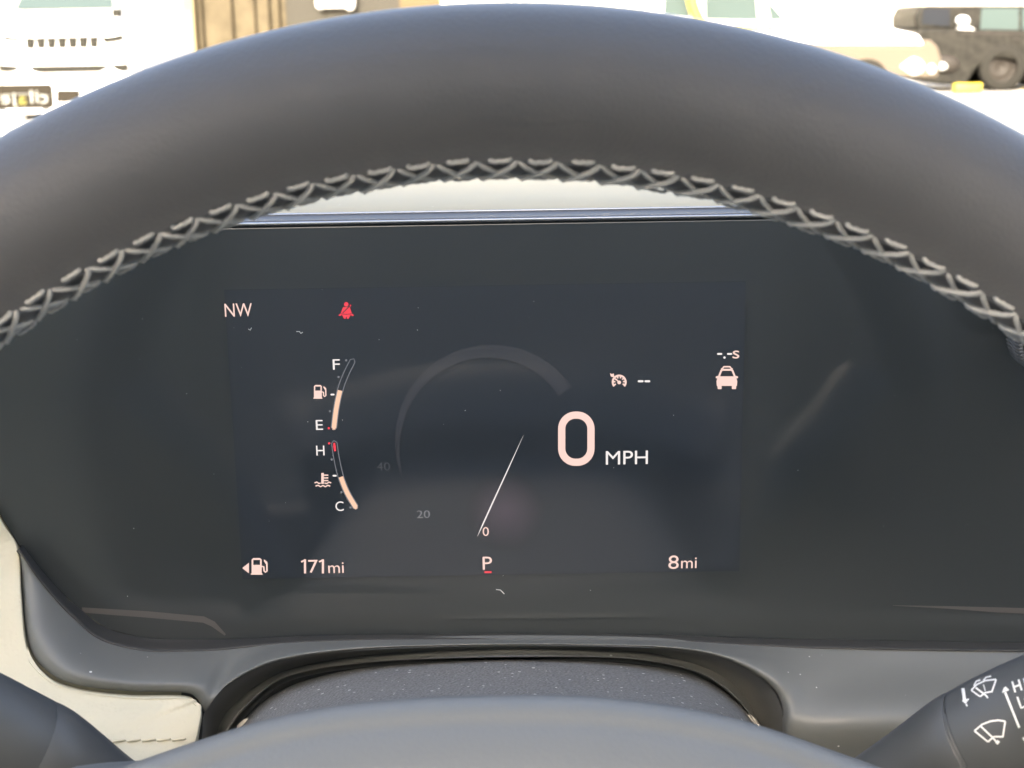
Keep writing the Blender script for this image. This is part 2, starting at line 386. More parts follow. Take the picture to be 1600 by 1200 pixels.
# white car side on, nose to the dark suv
YC = 24.0
x_at = lambda px, Y=YC: PY(px, 60, Y).x
wc2 = thing('white_car', (x_at(1250), YC, 0), 'white car side on with yellow trim in front of the dark suv', 'car')
def side_solid(name, pts, Y, dy, mat, root, bev):
    return extrude_poly(name, [PY(x, y, Y) for x, y in pts], (0, dy, 0), mat, root, bev, 4)
side_solid('body', [(985, 71), (985, 36), (1235, 36), (1320, 38), (1392, 44), (1436, 54), (1446, 71)], YC - 0.9, 1.8, CARW, wc2, 0.05)
side_solid('lower_body', [(985, 122), (985, 71.6), (1436, 71.6), (1452, 60), (1466, 72), (1472, 92), (1466, 122)], YC - 0.89, 1.78, TANSHADE, wc2, 0.05)  # lower side of the white body, its shade painted in tan
side_solid('greenhouse', [(1000, 36.5), (1020, -34), (1170, -36), (1238, 36.5)], YC - 0.78, 1.56, CARW, wc2, 0.05)
yf = YC - 0.80
extrude_poly('side_window', [PY(1102, 30, yf), PY(1205, 32, yf), PY(1226, 30, yf), PY(1180, -22, yf), PY(1102, -22, yf)], (0, 0.06, 0), TEAL, wc2)
extrude_poly('side_window', [PY(1036, 24, yf), PY(1078, 27, yf), PY(1078, -22, yf), PY(1040, -20, yf)], (0, 0.06, 0), TEAL, wc2)
extrude_poly('window_reflection_patch', [PY(1184, 28, yf - 0.006), PY(1204, 29, yf - 0.006), PY(1196, -4, yf - 0.006), PY(1180, -20, yf - 0.006)], (0, 0.004, 0), WALLW, wc2)  # white patch painting a reflection on the window glass
extrude_poly('yellow_trim', [PY(1150, 50, YC - 0.93), PY(1216, 47, YC - 0.93), PY(1216, 41, YC - 0.93), PY(1150, 42, YC - 0.93)], (0, 0.05, 0), YELL, wc2)
def lens_shape(name, c, hw, hh, Y, mat, root, tip=0.0):
    V = []; n = 20
    for s_, d_ in ((0.02, -0.08), (0.5, -0.07), (0.85, -0.035), (1.0, 0.02)):
        for k in range(n):
            t_ = 2 * math.pi * k / n
            x_ = math.cos(t_); y_ = math.sin(t_) * (1 - tip * max(0, -x_))
            p_ = PY(c[0] + hw * s_ * x_, c[1] + hh * s_ * y_, Y); V.append((p_.x, Y + d_, p_.z))
    return mesh(name, V, grid_faces(4, n, False, True), mat, root)
h_ = lens_shape('headlight', (1426, 104), 20, 15, YC - 0.90, LAMP, wc2, 0.7)
lens_shape('fog_lamp', (1456, 108), 7, 9, YC - 0.90, LAMP, wc2)
for px_ in (1352, 1040):
    pw_ = PY(px_, 118, YC - 0.8)
    wheel(wc2, (pw_.x, YC - 0.79, 0.34), (0, 1, 0), 0.34); wheel(wc2, (pw_.x, YC + 0.79, 0.34), (0, 1, 0), 0.34)
pts = [PY(x, y, YC - 1.2) for x, y in ((1076, -60), (1078, -20), (1082, 5), (1087, 20), (1094, 36), (1100, 60))]
pb = pts[-1].copy(); pb.z = 0
yp = thing('yellow_pole', pb, 'bent yellow pole standing beside the white car window', 'pole')
tube('shaft', crom(pts, 16) + [pb], 0.085, YELL, yp)

# dark SUV
YD = 27.0
ds = thing('dark_suv', (PY(1600, 80, YD).x, YD, 0), 'black boxy suv side on beyond the wheel rim with a mirror painted white as a sun glint', 'suv')
side_solid('body', [(1440, 128), (1432, 112), (1430, 60), (1436, 44), (1560, 46), (1790, 50), (1800, 70), (1800, 136), (1620, 136), (1604, 108), (1588, 94), (1562, 90), (1540, 94), (1524, 110), (1510, 133), (1470, 132)], YD - 0.92, 1.84, CARD, ds, 0.05)
side_solid('greenhouse', [(1431, 46), (1430, 26), (1438, 11), (1452, 8.5), (1600, 8.5), (1720, 9), (1760, 48)], YD - 0.82, 1.64, CARD, ds, 0.05)
yd = YD - 0.835
extrude_poly('side_window', [PY(1531, 47, yd), PY(1592, 48, yd), PY(1592, 13, yd), PY(1534, 12.5, yd)], (0, 0.06, 0), TEAL, ds)
extrude_poly('side_window', [PY(1597, 48, yd), PY(1680, 50, yd), PY(1670, 14, yd), PY(1597, 13, yd)], (0, 0.06, 0), TEAL, ds)
extrude_poly('quarter_window', [PY(1440, 37, yd), PY(1484, 41, yd), PY(1484, 13.5, yd), PY(1444, 13.5, yd)], (0, 0.06, 0), GLASS, ds)
for z_ in (9.5,): extrude_poly('roof_rail', [PY(1450, 7, YD - 0.75), PY(1720, 7, YD - 0.75), PY(1720, 5, YD - 0.75), PY(1450, 5, YD - 0.75)], (0, 0.05, 0), RIMM, ds)
m_ = lens_shape('side_mirror', (1505, 32), 11, 8, YD - 1.0, CARW, ds)  # white colour paints the sun glint on the mirror
extrude_poly('mirror_arm', [PY(1497, 46, YD - 0.95), PY(1524, 47, YD - 0.95), PY(1516, 41, YD - 0.95), PY(1499, 40, YD - 0.95)], (0, 0.15, 0), LAMP, ds)
ml_ = lens_shape('tail_lamp', (1479, 100), 22, 15, YD - 0.95, RIMM, ds); lens_shape('bulb', (1472, 104), 9, 7, YD - 1.03, LAMP, ds)
for x_ in (1530, 1596): extrude_poly('door_gap', [PY(x_, 50, YD - 0.925), PY(x_ + 1.2, 50, YD - 0.925), PY(x_ - 1, 92, YD - 0.925), PY(x_ - 2.2, 92, YD - 0.925)], (0, 0.02, 0), TYRE, ds)
extrude_poly('door_handle', [PY(1582, 62, YD - 0.95), PY(1594, 62.5, YD - 0.95), PY(1594, 59.5, YD - 0.95), PY(1582, 59, YD - 0.95)], (0, 0.04, 0), RIMM, ds)
extrude_poly('belt_moulding', [PY(1500, 52.5, YD - 0.93), PY(1790, 56, YD - 0.93), PY(1790, 54, YD - 0.93), PY(1500, 50.5, YD - 0.93)], (0, 0.03, 0), RIMM, ds)
extrude_poly('sill_step', [PY(1604, 150, YD - 0.8), PY(1700, 152, YD - 0.8), PY(1700, 141, YD - 0.8), PY(1606, 139, YD - 0.8)], (0, 0.3, 0), YELL, ds)
pc = PY(1563, 121, YD - 0.8)
for dx_ in (0, 2.75):
    for dy_ in (-0.82, 0.82): wheel(ds, (pc.x + dx_, YD + dy_, 0.40), (0, 1, 0), 0.40)
yk = thing('parking_block', (PY(1510, 140, YD - 1.4).x, YD - 1.4, 0), 'short yellow parking block beside the black suv wheel', 'parking block')
a_, b_ = PY(1490, 140, YD - 1.5), PY(1532, 140, YD - 1.5)
box('block', (a_.x, YD - 1.6, 0), (b_.x, YD - 1.4, 0.17), YELL, yk, 0.03)

# ------------------------------------------------------------------ the car's own shell (shades the dashboard)
XL, XR = -0.62, 1.12
# roof frame; the open middle is added to let sky light in
def ring_slab(name, o, i, z0, z1, mat):
    V = [(x, y, z) for z in (z0, z1) for (x, y) in o + i]
    Fc = []
    for k in range(4):
        j = (k + 1) % 4
        Fc += [(k, j, 4 + j, 4 + k), (8 + k, 12 + k, 12 + j, 8 + j), (k, 8 + k, 8 + j, j), (4 + k, 4 + j, 12 + j, 12 + k)]
    return mesh(name, V, Fc, mat, None, smooth=False)
roof = ring_slab('cabin_roof', [(XL, -1.9), (XR, -1.9), (XR, 0.10), (XL, 0.10)], [(XL + 0.14, -1.3), (XR - 0.14, -1.3), (XR - 0.14, -0.10), (XL + 0.14, -0.10)], 1.58, 1.64, HEADL)
tag(roof, kind='structure')
# unseen wall added behind the car to keep the sun off it
sw_ = box('added_shade_wall', (-22, -8.0, 0), (22, -7.0, 6.0), WALLW); tag(sw_, kind='structure')
fl = box('cabin_floor', (XL, -1.9, 0.38), (XR, 0.95, 0.42), CARPET); tag(fl, kind='structure')
for nm, x0, x1 in (('door_panel_left', XL - 0.06, XL), ('door_panel_right', XR, XR + 0.06)):
    d = extrude_poly(nm, [(x0, -1.9, 0.4), (x0, 1.0, 0.4), (x0, 1.0, 1.16), (x0, 0.4, 1.13), (x0, -1.9, 1.16)], (x1 - x0, 0, 0), CREAM, None, 0.015); tag(d, kind='structure')
    xm = (x0 + x1) / 2
    pl = tube('pillar_' + nm, [(xm, 0.06, 1.60), (xm, 0.5, 1.43), (xm, 1.0, 1.15)], 0.035, HEADL); tag(pl, kind='structure')
    pl = tube('post_' + nm, [(xm, -0.55, 1.62), (xm, -0.5, 1.14)], 0.05, HEADL); tag(pl, kind='structure')
rw = box('rear_wall', (XL, -1.95, 0.4), (XR, -1.9, 1.15), SEATM, None, 0.02); tag(rw, kind='structure')
hd = loft('hood', [[(x, y, 1.09 - 0.05 * (y - 1.1) - 0.06 * (x - 0.25) ** 2) for x in (-0.7, -0.3, 0.25, 0.8, 1.2)] for y in (1.1, 1.5, 1.9, 2.2, 2.35)], 12, CARW); tag(hd, kind='structure')
st = thing('driver_seat', (0, -0.55, 0.42), 'grey leather driver seat behind the viewpoint, reflected in the cluster lens', 'seat')
box('seat_back', (-0.27, -0.72, 0.62), (0.27, -0.50, 1.22), SEATM, st, 0.07, 4)
box('headrest', (-0.14, -0.72, 1.26), (0.14, -0.60, 1.46), SEATM, st, 0.05, 4)
box('cushion', (-0.27, -0.66, 0.44), (0.27, -0.08, 0.64), SEATM, st, 0.07, 4)
st.location.z += 0.0

# windshield pane with dust
wm = bpy.data.materials.new('clear_glass'); wm.use_nodes = True; t = wm.node_tree; t.nodes.clear()
tb = t.nodes.new('ShaderNodeBsdfTransparent'); tb.inputs[0].default_value = (0.97, 0.975, 0.97, 1); ou = t.nodes.new('ShaderNodeOutputMaterial'); t.links.new(tb.outputs[0], ou.inputs[0])
def ws(u, v, d=0.0):
    return Vector((XL + 0.03 + (XR - XL - 0.06) * u, 0.11 + 0.89 * v, 1.595 - 0.36 * v ** 1.15 + d))
wn = loft('windshield', [[ws(u, v) for u in (0, 0.3, 0.7, 1)] for v in (0, 0.25, 0.5, 0.75, 1)], 10, wm, None)
wn.modifiers.new('glass', 'SOLIDIFY').thickness = 0.004
tag(wn, kind='structure', label='clear windshield glass above the dashboard')

# ------------------------------------------------------------------ instrument cluster
CEN = PD(757, 672, 0.442); YL = CEN.y; ZC = CEN.z
K = 0.442 / F_PX                        # metres per picture pixel on the lens, about
ztop = PY(797, 347, YL).z; zback = PY(797, 331, YL + 0.016).z
DASH0 = Vector((0, YL + 0.02, 1.0))
cl = thing('instrument_cluster', (CEN.x, YL, PY(790, 1000, YL).z), 'dark glass instrument cluster with lit pink readouts behind the steering wheel', 'instrument cluster')
LB = [(30, 857), (60, 893), (95, 930), (125, 955), (165, 985), (230, 1001), (300, 1003), (345, 1003), (370, 1002), (400, 1001), (430, 1000), (465, 999), (520, 998), (610, 997), (790, 996), (980, 997), (1080, 999), (1150, 1001), (1220, 1002), (1270, 1003), (1320, 1004), (1380, 1005), (1500, 1007), (1800, 1011)]
out = [PY(x, y, YL) for x, y in LB]
pr = PY(1900, 600, YL)
out += [Vector((pr.x, YL, out[-1].z + 0.01)), Vector((pr.x, YL, ztop - 0.01)), Vector((pr.x - 0.01, YL, ztop))]
pl_ = PY(60, 400, YL)
out += [Vector((pl_.x, YL, ztop)), PY(-20, 400, YL), PY(-58, 500, YL), PY(-66, 600, YL), PY(-50, 710, YL), PY(0, 808, YL)]
lens = extrude_poly('lens', out, (0, 0.012, 0), LENS, cl, 0.0008, 2)
SC = [PY(350, 446, YL), PY(1165, 446, YL), PY(1139, 893, YL), PY(370, 903, YL)]
x0, x1 = SC[0].x, SC[1].x; z1 = (SC[0].z + SC[1].z) / 2; z0 = (SC[2].z + SC[3].z) / 2
YS = YL - 0.0004
screen = mesh('screen', [(x0, YS, z0), (x1, YS, z0), (x1, YS, z1), (x0, YS, z1), (x0, YL + 0.0005, z0), (x1, YL + 0.0005, z0), (x1, YL + 0.0005, z1), (x0, YL + 0.0005, z1)],
              [(0, 1, 2, 3), (0, 4, 5, 1), (1, 5, 6, 2), (2, 6, 7, 3), (3, 7, 4, 0)], SCREEN, cl, smooth=False)
YT = YS - 0.0002
# satin strip along the top of the lens
prof = [(YL - 0.0003, ztop + 0.0006), (YL + 0.0006, ztop + 0.0014), (YL + 0.003, ztop + 0.0012), (YL + 0.0145, zback - 0.0002), (YL + 0.0165, zback), (YL + 0.018, zback - 0.0004), (YL + 0.018, ztop - 0.004), (YL - 0.0003, ztop + 0.0001)]
extrude_poly('top_strip', [(pl_.x, y, z) for y, z in prof], (pr.x - pl_.x, 0, 0), SATIN, cl, smooth=True)

EDGE = pmat('edge_glint_metal', (0.50, 0.52, 0.55), 0.25, metal=0.7)  # bright rods painting the sky glints along the strip's bevels
for yy, zz, rr in ((YL - 0.0004, ztop + 0.0008, 0.0004), (YL + 0.0168, zback + 0.0002, 0.0004)):
    tube('edge_glint', [(pl_.x, yy, zz), ((pl_.x + pr.x) / 2, yy, zz), (pr.x, yy, zz)], rr, EDGE, cl, ns=8)
def flat(name, polys, mat, parent=None, Y=None):
    """polys: picture-pixel outlines (convex or simple) laid on the screen plane"""
    Y = YT if Y is None else Y
    V = []; Fc = []
    for P in polys:
        Fc.append(tuple(range(len(V), len(V) + len(P)))); V += [PY(x, y, Y) for x, y in P]
    return mesh(name, V, Fc, mat, parent or screen, smooth=False)
def stroke(path, wd, closed=False):
    """a picture-space polyline as a ribbon of quads"""
    n = len(path); L = []; R = []
    for i in range(n):
        a = path[(i - 1) % n] if closed or i else path[i]; b = path[(i + 1) % n] if closed or i < n - 1 else path[i]
        dx, dy = b[0] - a[0], b[1] - a[1]; l = math.hypot(dx, dy) or 1
        wv = wd[i] if isinstance(wd, (list, tuple)) else wd
        nx, ny = -dy / l * wv / 2, dx / l * wv / 2
        L.append((path[i][0] + nx, path[i][1] + ny)); R.append((path[i][0] - nx, path[i][1] - ny))
    return [[L[i], L[(i + 1) % n], R[(i + 1) % n], R[i]] for i in range(n if closed else n - 1)]
def circ(cx, cy, r, n=16, a0=0, a1=360):
    m = n if a1 - a0 >= 360 else n + 1
    return [(cx + r * math.cos(rad(a0 + (a1 - a0) * k / n)), cy + r * math.sin(rad(a0 + (a1 - a0) * k / n))) for k in range(m)]
def text(name, s, cx, cy, hpx, mat, wpx=None, Y=None):
    v2, fc, tw, th = text2d(s)
    c = PY(cx, cy, YT); sc = hpx * K / th; sx = (wpx * K / tw) if wpx else sc
    return mesh(name, [(c.x + q[0] * sx, YT if Y is None else Y, c.z + q[1] * sc) for q in v2], fc, mat, screen, smooth=False)
text('compass_heading', 'NW', 372.5, 484.5, 20.5, G_PINK, 42)
text('gauge_letter', 'F', 525.5, 569.5, 16.5, G_WHITE, 11); text('gauge_letter', 'E', 499, 664, 16, G_WHITE, 11)
text('gauge_letter', 'H', 500.5, 704, 16, G_WHITE, 13); text('gauge_letter', 'C', 530.5, 791, 16, G_WHITE, 13)
text('speed_unit', 'MPH', 979.5, 715, 22, G_WHITE, 66)
text('gear_letter', 'P', 761.5, 880, 22, G_PINK, 15)
flat('gear_underline', [[(757, 892.5), (768, 892.5), (768, 895.5), (757, 895.5)]], G_RED)
flat('range_digit', stroke([(470.5, 878), (476.3, 875.3)], 2.6) + stroke([(476.6, 874), (476.6, 896)], 3.4), G_PINK); text('range_digit', '7', 489.5, 885, 22, G_PINK, 15.5); flat('range_digit', stroke([(498.5, 878), (504.3, 875.3)], 2.6) + stroke([(504.6, 874), (504.6, 896)], 3.4), G_PINK)
text('range_unit', 'mi', 525, 887, 18, G_PINK, 25)
text('odometer_digit', '8', 1052.5, 878.5, 23, G_PINK, 16.5); text('odometer_unit', 'mi', 1076.5, 879.5, 18, G_PINK, 25)
text('dial_number', '20', 661.5, 803.5, 13, G_GREY, 21); text('dial_number', '40', 599, 729, 13.5, G_DIM, 21); text('dial_number', '0', 759, 830.5, 15, G_PINK, 10)
# big zero: a rounded ring
def stadium(cx, cy, hw, hh, r, n=10):
    P = []
    for sx, sy, a0 in ((1, 1, 0), (-1, 1, 90), (-1, -1, 180), (1, -1, 270)):
        for k in range(n + 1):
            t = rad(a0 + 90 * k / n); P.append((cx + sx * (hw - r) + r * math.cos(t), cy + sy * (hh - r) + r * math.sin(t)))
    return P
A, B = stadium(900.5, 685.5, 28.5, 42.5, 27), stadium(900.5, 685.5, 17.2, 31.2, 15.8)
n = len(A); flat('speed_digit', [[A[i], A[(i + 1) % n], B[(i + 1) % n], B[i]] for i in range(n)], G_PINK)
# fuel and temperature bars
fuel = crom([Vector((551, 564, 0)), Vector((540.5, 585, 0)), Vector((532, 608, 0)), Vector((525.5, 638, 0)), Vector((521.8, 668, 0))], 26)
temp = crom([Vector((522.3, 692, 0)), Vector((525.5, 714, 0)), Vector((532, 743, 0)), Vector((542, 769, 0)), Vector((555.5, 792, 0))], 26)
xy = lambda P: [(p.x, p.y) for p in P]
def outline(P, r):
    o = []; n = len(P)
    for i, p in enumerate(P):
        d = (P[min(n - 1, i + 1)] - P[max(0, i - 1)]).normalized(); o.append(((p.x - d.y * r, p.y + d.x * r), (p.x + d.y * r, p.y - d.x * r)))
    a = [q[0] for q in o]; b = [q[1] for q in o][::-1]
    e0 = P[0] + (P[0] - P[1]).normalized() * r * 0.9; e1 = P[-1] + (P[-1] - P[-2]).normalized() * r * 0.9
    return a + [(e1.x, e1.y)] + b + [(e0.x, e0.y)]
flat('gauge_outline', stroke(outline(fuel, 4.3), 1.3, True), G_GREY); flat('gauge_outline', stroke(outline(temp, 4.3), 1.3, True), G_GREY)
fl_ = [p for p in fuel if p.y > 606]; tp_ = [p for p in temp if p.y > 743]
flat('fuel_bar', stroke(xy(fl_) + [(521.6, 671.5)], [7] * len(fl_) + [4.5]), G_ORANGE); flat('temperature_bar', stroke(xy(tp_) + [(557.3, 795)], [7] * len(tp_) + [4.5]), G_ORANGE)
flat('hot_mark', stroke([(522.2, 692), (522.6, 698), (523.6, 705)], [2.5, 4, 3]), G_RED)
for (x, y, c) in ((541, 563, G_GREY), (529, 589, G_GREY), (515.5, 642.5, G_GREY), (518.3, 718, G_GREY), (533.5, 769, G_GREY), (547.5, 793, G_GREY), (513.8, 669, G_RED), (514.3, 692.7, G_RED)):
    flat('tick', [circ(x, y, 1.9, 8)], c)
for x, y in ((519.5, 616.5), (522.8, 743.3)): flat('tick', [stadium(x, y, 3.2, 1.3, 1.2, 3)], G_WHITE)
# fuel pump icons
def pump(name, x0, y0, w_, h_, mat, tri=False):
    sx, sy = w_ / 22.0, h_ / 22.0
    q = lambda pts: [(x0 + a * sx, y0 + b * sy) for a, b in pts]
    P = [q([(1, 20.4), (15, 20.4), (15, 22), (1, 22)]), q([(2, 9), (14, 9), (14, 20.4), (2, 20.4)]), q([(2, 2), (4, 0), (4, 9), (2, 9)]), q([(12, 0), (14, 2), (14, 9), (12, 9)]), q([(4, 0), (12, 0), (12, 2.5), (4, 2.5)])]
    P += stroke(q([(14, 11), (16.4, 11.6), (16.8, 17), (18.4, 18.6), (20.2, 17), (20, 8), (17, 3)]), 1.9 * sx)
    P += [q([(16.4, 1.6), (20.6, 5), (21, 9), (18, 7)])]
    if tri: P += [[(x0 - 12, y0 + h_ * 0.6), (x0 - 1.5, y0 + h_ * 0.28), (x0 - 1.5, y0 + h_ * 0.92)]]
    return flat(name, P, mat)
pump('fuel_icon', 488.5, 601.5, 22.5, 21.5, G_PINK); pump('fuel_side_icon', 390.5, 872, 29, 26, G_PINK, True)
# coolant icon
flat('coolant_icon', [[(502, 739), (506, 739), (506, 756), (502, 756)]] + [[(506, y), (513, y), (513, y + 1.9), (506, y + 1.9)] for y in (741.5, 745.8, 750)]
     + stroke([(491.5, 754.5), (495, 753.3), (498.5, 755.6), (501, 754.8)], 2) + stroke([(507, 754.8), (510.5, 755.6), (514, 753.3), (517.5, 754.5)], 2)
     + stroke([(493, 759.6), (497, 758.2), (501, 760.6), (504.5, 758.4), (508.5, 760.6), (512, 758.2), (516, 759.6)], 2), G_PINK)
# seat belt telltale
flat('seat_belt_icon', [circ(541, 475.5, 3.6, 12), [(536, 480), (546.5, 480), (549.5, 489), (550, 490.5), (532.5, 490.5), (533, 488)], [(528.5, 492.5), (533, 489.5), (535, 491.5), (531, 494)], [(553.5, 492.5), (549, 489.5), (547, 491.5), (551, 494)],
     [(533.5, 491.2), (549, 491.2), (546, 495), (536.5, 495)], [(536, 495), (540.4, 495), (540, 498), (537.5, 498)], [(541.8, 495), (546.2, 495), (544.8, 498), (542.2, 498)], [(545, 478), (548, 475.5), (549, 477.5), (547, 480)]], G_RED)
belt = flat('belt_line', stroke([(547, 477.5), (535.5, 489)], 1.5) + stroke([(533, 490.3), (541, 491.2), (549.5, 490.3)], 1.0), SCREEN, None, YT - 0.0001)
# cruise icon
flat('cruise_icon', stroke(circ(967.5, 597, 10.2, 22, 140, 400), 3) + [circ(967.5, 597.5, 3, 10)] + stroke([(967, 597), (962, 592)], 2)
     + [p for a in range(150, 400, 34) for p in stroke([(967.5 + 6 * math.cos(rad(a)), 597 + 6 * math.sin(rad(a))), (967.5 + 9 * math.cos(rad(a)), 597 + 9 * math.sin(rad(a)))], 2.2)]
     + [[(953, 583), (956, 584.5), (959, 583.5), (960, 589.5), (954.5, 588.5)]], G_PINK)
for x in (1001, 1011.5): flat('set_speed_dash', [stadium(x, 595.7, 4.4, 1.6, 1.4, 3)], G_WHITE)
for x in (1124.5, 1140): flat('gap_time_dash', [stadium(x, 553, 4, 1.4, 1.2, 3)], G_WHITE)
flat('gap_time_point', [circ(1132, 558.7, 1.9, 8)], G_WHITE); text('gap_time_unit', 's', 1150, 554, 12.5, G_PINK, 10.5)
# following car icon
flat('follow_icon', [[(1121.5, 588), (1150, 588), (1152, 596), (1151.5, 603), (1120, 603), (1119.5, 596)], [(1121, 603), (1127.5, 603), (1127.5, 608), (1121.5, 608)], [(1143.5, 603), (1150.5, 603), (1150, 608), (1143.5, 608)],
     [(1118, 588.5), (1122.5, 587), (1122.5, 591), (1118.5, 591)], [(1153.5, 588.5), (1149, 587), (1149, 591), (1153, 591)]]
     + stroke([(1123.5, 588), (1127, 579), (1130, 577.8), (1141.5, 577.8), (1144.5, 579), (1148, 588)], 3)
     + stroke([(1127.5, 578), (1131, 573), (1140.5, 573), (1144, 578)], 2.4) + [[(1126, 575.5), (1129, 575.5), (1128, 578.5)], [(1145.5, 575.5), (1142.5, 575.5), (1143.5, 578.5)]], G_PINK)
# faint dial ring and needle
ring = []
cxr, cyr = 767.5, 690
ang = [158 + (326 - 158) * i / 60 for i in range(61)]
for i, a in enumerate(ang):
    ro = 150.5 + 2 * i / 60; ri = ro - 26 * (i / 60) ** 0.55 * (1 if i > 0 else 0)
    ring.append(((cxr + ro * math.cos(rad(a)), cyr + ro * math.sin(rad(a))), (cxr + ri * math.cos(rad(a)), cyr + ri * math.sin(rad(a)))))
flat('dial_ring', [[ring[i][0], ring[i + 1][0], ring[i + 1][1], ring[i][1]] for i in range(60)], G_RING)
nd = [(818, 680), (808, 702), (793, 735), (770, 785), (755, 818), (746, 838)]
flat('needle', stroke(nd, [0.2, 0.8, 1.7, 2.1, 2.1, 0.4]), G_WHITE, None, YT - 0.00015)
gm = bpy.data.materials.new('needle_glow'); gm.use_nodes = True; t = gm.node_tree; b = t.nodes['Principled BSDF']
b.inputs['Base Color'].default_value = (0.035, 0.041, 0.048, 1); b.inputs['Roughness'].default_value = 0.12; b.inputs['Specular IOR Level'].default_value = 0.95; smudge(gm, 0.05, 0.22, 14)
gc = ORI[screen].inverted() @ PY(790, 800, YT + 0.0001); gr = 62 * K
mp = t.nodes.new('ShaderNodeMapping'); mp.inputs['Location'].default_value = (-gc.x / gr, -gc.y / gr, -gc.z / gr); mp.inputs['Scale'].default_value = (1 / gr, 1 / gr, 1 / gr)
t.links.new(t.nodes.new('ShaderNodeTexCoord').outputs['Object'], mp.inputs[0])
gt = t.nodes.new('ShaderNodeTexGradient'); gt.gradient_type = 'SPHERICAL'; t.links.new(mp.outputs[0], gt.inputs[0])
gq = t.nodes.new('ShaderNodeMath'); gq.operation = 'MULTIPLY'; gq.inputs[1].default_value = 0.05 * GAIN; t.links.new(gt.outputs[1], gq.inputs[0])
b.inputs['Emission Color'].default_value = (1.0, 0.62, 0.85, 1); t.links.new(gq.outputs[0], b.inputs['Emission Strength'])
flat('needle_glow', [circ(790, 800, 61, 36)], gm, None, YT + 0.0001)
# reflections low on the lens, laid in as thin painted strips
flat('reflection_strip', stroke([(128, 953), (170, 956), (230, 960), (318, 968), (333, 975), (352, 992)], [8, 9, 10, 10, 9, 3]), LINE, lens, YL - 0.0002)
flat('reflection_strip', stroke([(1395, 946), (1480, 949), (1560, 953), (1700, 958)], [0.5, 4, 8, 10]), LINE, lens, YL - 0.0002)
# dust and lint on the lens
dv = []; df = []
def fleck(path, wd):
    for q in stroke(path, wd):
        df.append(tuple(range(len(dv), len(dv) + 4))); dv.extend(PY(x, y, YL - 0.0008) for x, y in q)
fleck([(388, 514), (391, 516), (393, 512)], 1.0); fleck([(463, 518), (468, 518), (470, 521), (473, 519)], 1.1); fleck([(775, 921), (782, 922), (788, 928)], 1.2)
for k in range(34):
    x, y = random.uniform(120, 1580), random.uniform(450, 985); s = random.uniform(0.25, 0.7)
    fleck([(x, y), (x + random.uniform(-2, 2) * s, y + random.uniform(-2, 2) * s)], s)
tag(mesh('lens_dust', dv, df, DUST, lens, smooth=False), kind='stuff')
# black strip painting the shade along the lower lens edge
G0 = [PY(x, y - 4, YL - 0.0004) for x, y in LB]
def down(i, k):
    x, y = LB[i]
    a = LB[max(0, i - 1)]; b = LB[min(len(LB) - 1, i + 1)]
    d = Vector((-(b[1] - a[1]), b[0] - a[0])).normalized()
    return (x + d.x * k, y + d.y * k)
gw = [1, 6, 10, 14, 16, 16, 14, 12, 10, 8, 6, 5, 4, 3, 3, 3, 4, 6, 8, 9, 9, 9, 9, 9]
GE = [down(i, gw[i]) for i in range(len(LB))]
G1 = [PY(*GE[i], YL - 0.010) for i in range(len(LB))]
G05 = [(a + b) / 2 + Vector((0, 0.003, -0.0003)) for a, b in zip(G0, G1)]
G2 = [PY(*down(i, gw[i] + 5), YL - 0.004) for i in range(len(LB))]
loft('lens_shade_strip', [G0, G05, G1, G2], 110, BLACKPL, cl, dense=14)

# ------------------------------------------------------------------ dashboard
db = thing('dashboard', (0.25, YL + 0.1, 0.95), 'cream leather dashboard with grey plastic surround below the cluster', 'dashboard')
z0 = zback
extrude_poly('top_pad', [(XL + 0.01, y, z) for y, z in ((YL + 0.0185, z0 - 0.001), (YL + 0.024, z0 + 0.0008), (YL + 0.06, z0 - 0.0005), (0.62, z0 - 0.010), (0.8, z0 - 0.024), (0.98, z0 - 0.045), (0.985, z0 - 0.2), (YL + 0.0185, z0 - 0.2))],
             (XR - XL - 0.02, 0, 0), CREAMTOP, db, smooth=True)
O = [(30, 860), (35, 930), (45, 1010), (75, 1050), (120, 1070), (200, 1080), (285, 1082), (308, 1092), (320, 1112), (345, 1082), (380, 1057), (430, 1036), (500, 1023), (600, 1014), (790, 1009), (980, 1011), (1080, 1018), (1150, 1038), (1205, 1075), (1222, 1110), (1229, 1150), (1240, 1260), (1480, 1260), (1800, 1260)]
OY = [0.0, 0.010, 0.020, 0.026, 0.030, 0.030, 0.030, 0.030, 0.030, 0.028, 0.027, 0.024, 0.021, 0.019, 0.018, 0.019, 0.021, 0.024, 0.028, 0.030, 0.034, 0.034, 0.030, 0.030]
S0 = [PY(*down(i, gw[i] - 1), YL - 0.009) for i in range(len(LB))]
S1 = []; S2 = []; S3 = []; S4 = []
for i in range(len(LB)):
    a = Vector(GE[i]); b = Vector(O[i]); y0 = YL - 0.010; y1 = YL - OY[i] - 0.001
    if i >= 21:
        m1 = (a.x, a.y + 40); m2 = (a.x + (b.x - a.x) * 0.3, 1112); m3 = (a.x + (b.x - a.x) * 0.6, 1165)
        S1.append(PY(*m1, YL - 0.018)); S2.append(PY(*m2, YL - 0.036)); S3.append(PY(*m3, YL - 0.036)); S4.append(PY(*b, YL - 0.020))
    else:
        bul = 0.004 if OY[i] > 0.012 else 0.001
        q = lambda t, yy: PY(*(a.lerp(b, t)), yy)
        S1.append(q(0.3, y0 + (y1 - y0) * 0.35 - bul * 0.4)); S2.append(q(0.62, y0 + (y1 - y0) * 0.75 - bul * 0.6)); S3.append(q(0.84, y1 - bul * 0.1)); S4.append(q(1.0, y1 + 0.0025))
S5 = [p + Vector((0, 0.010, -0.001)) for p in S4]
bez = loft('cluster_surround', [S0, S1, S2, S3, S4, S5], 190, BEZEL, db, dense=22)
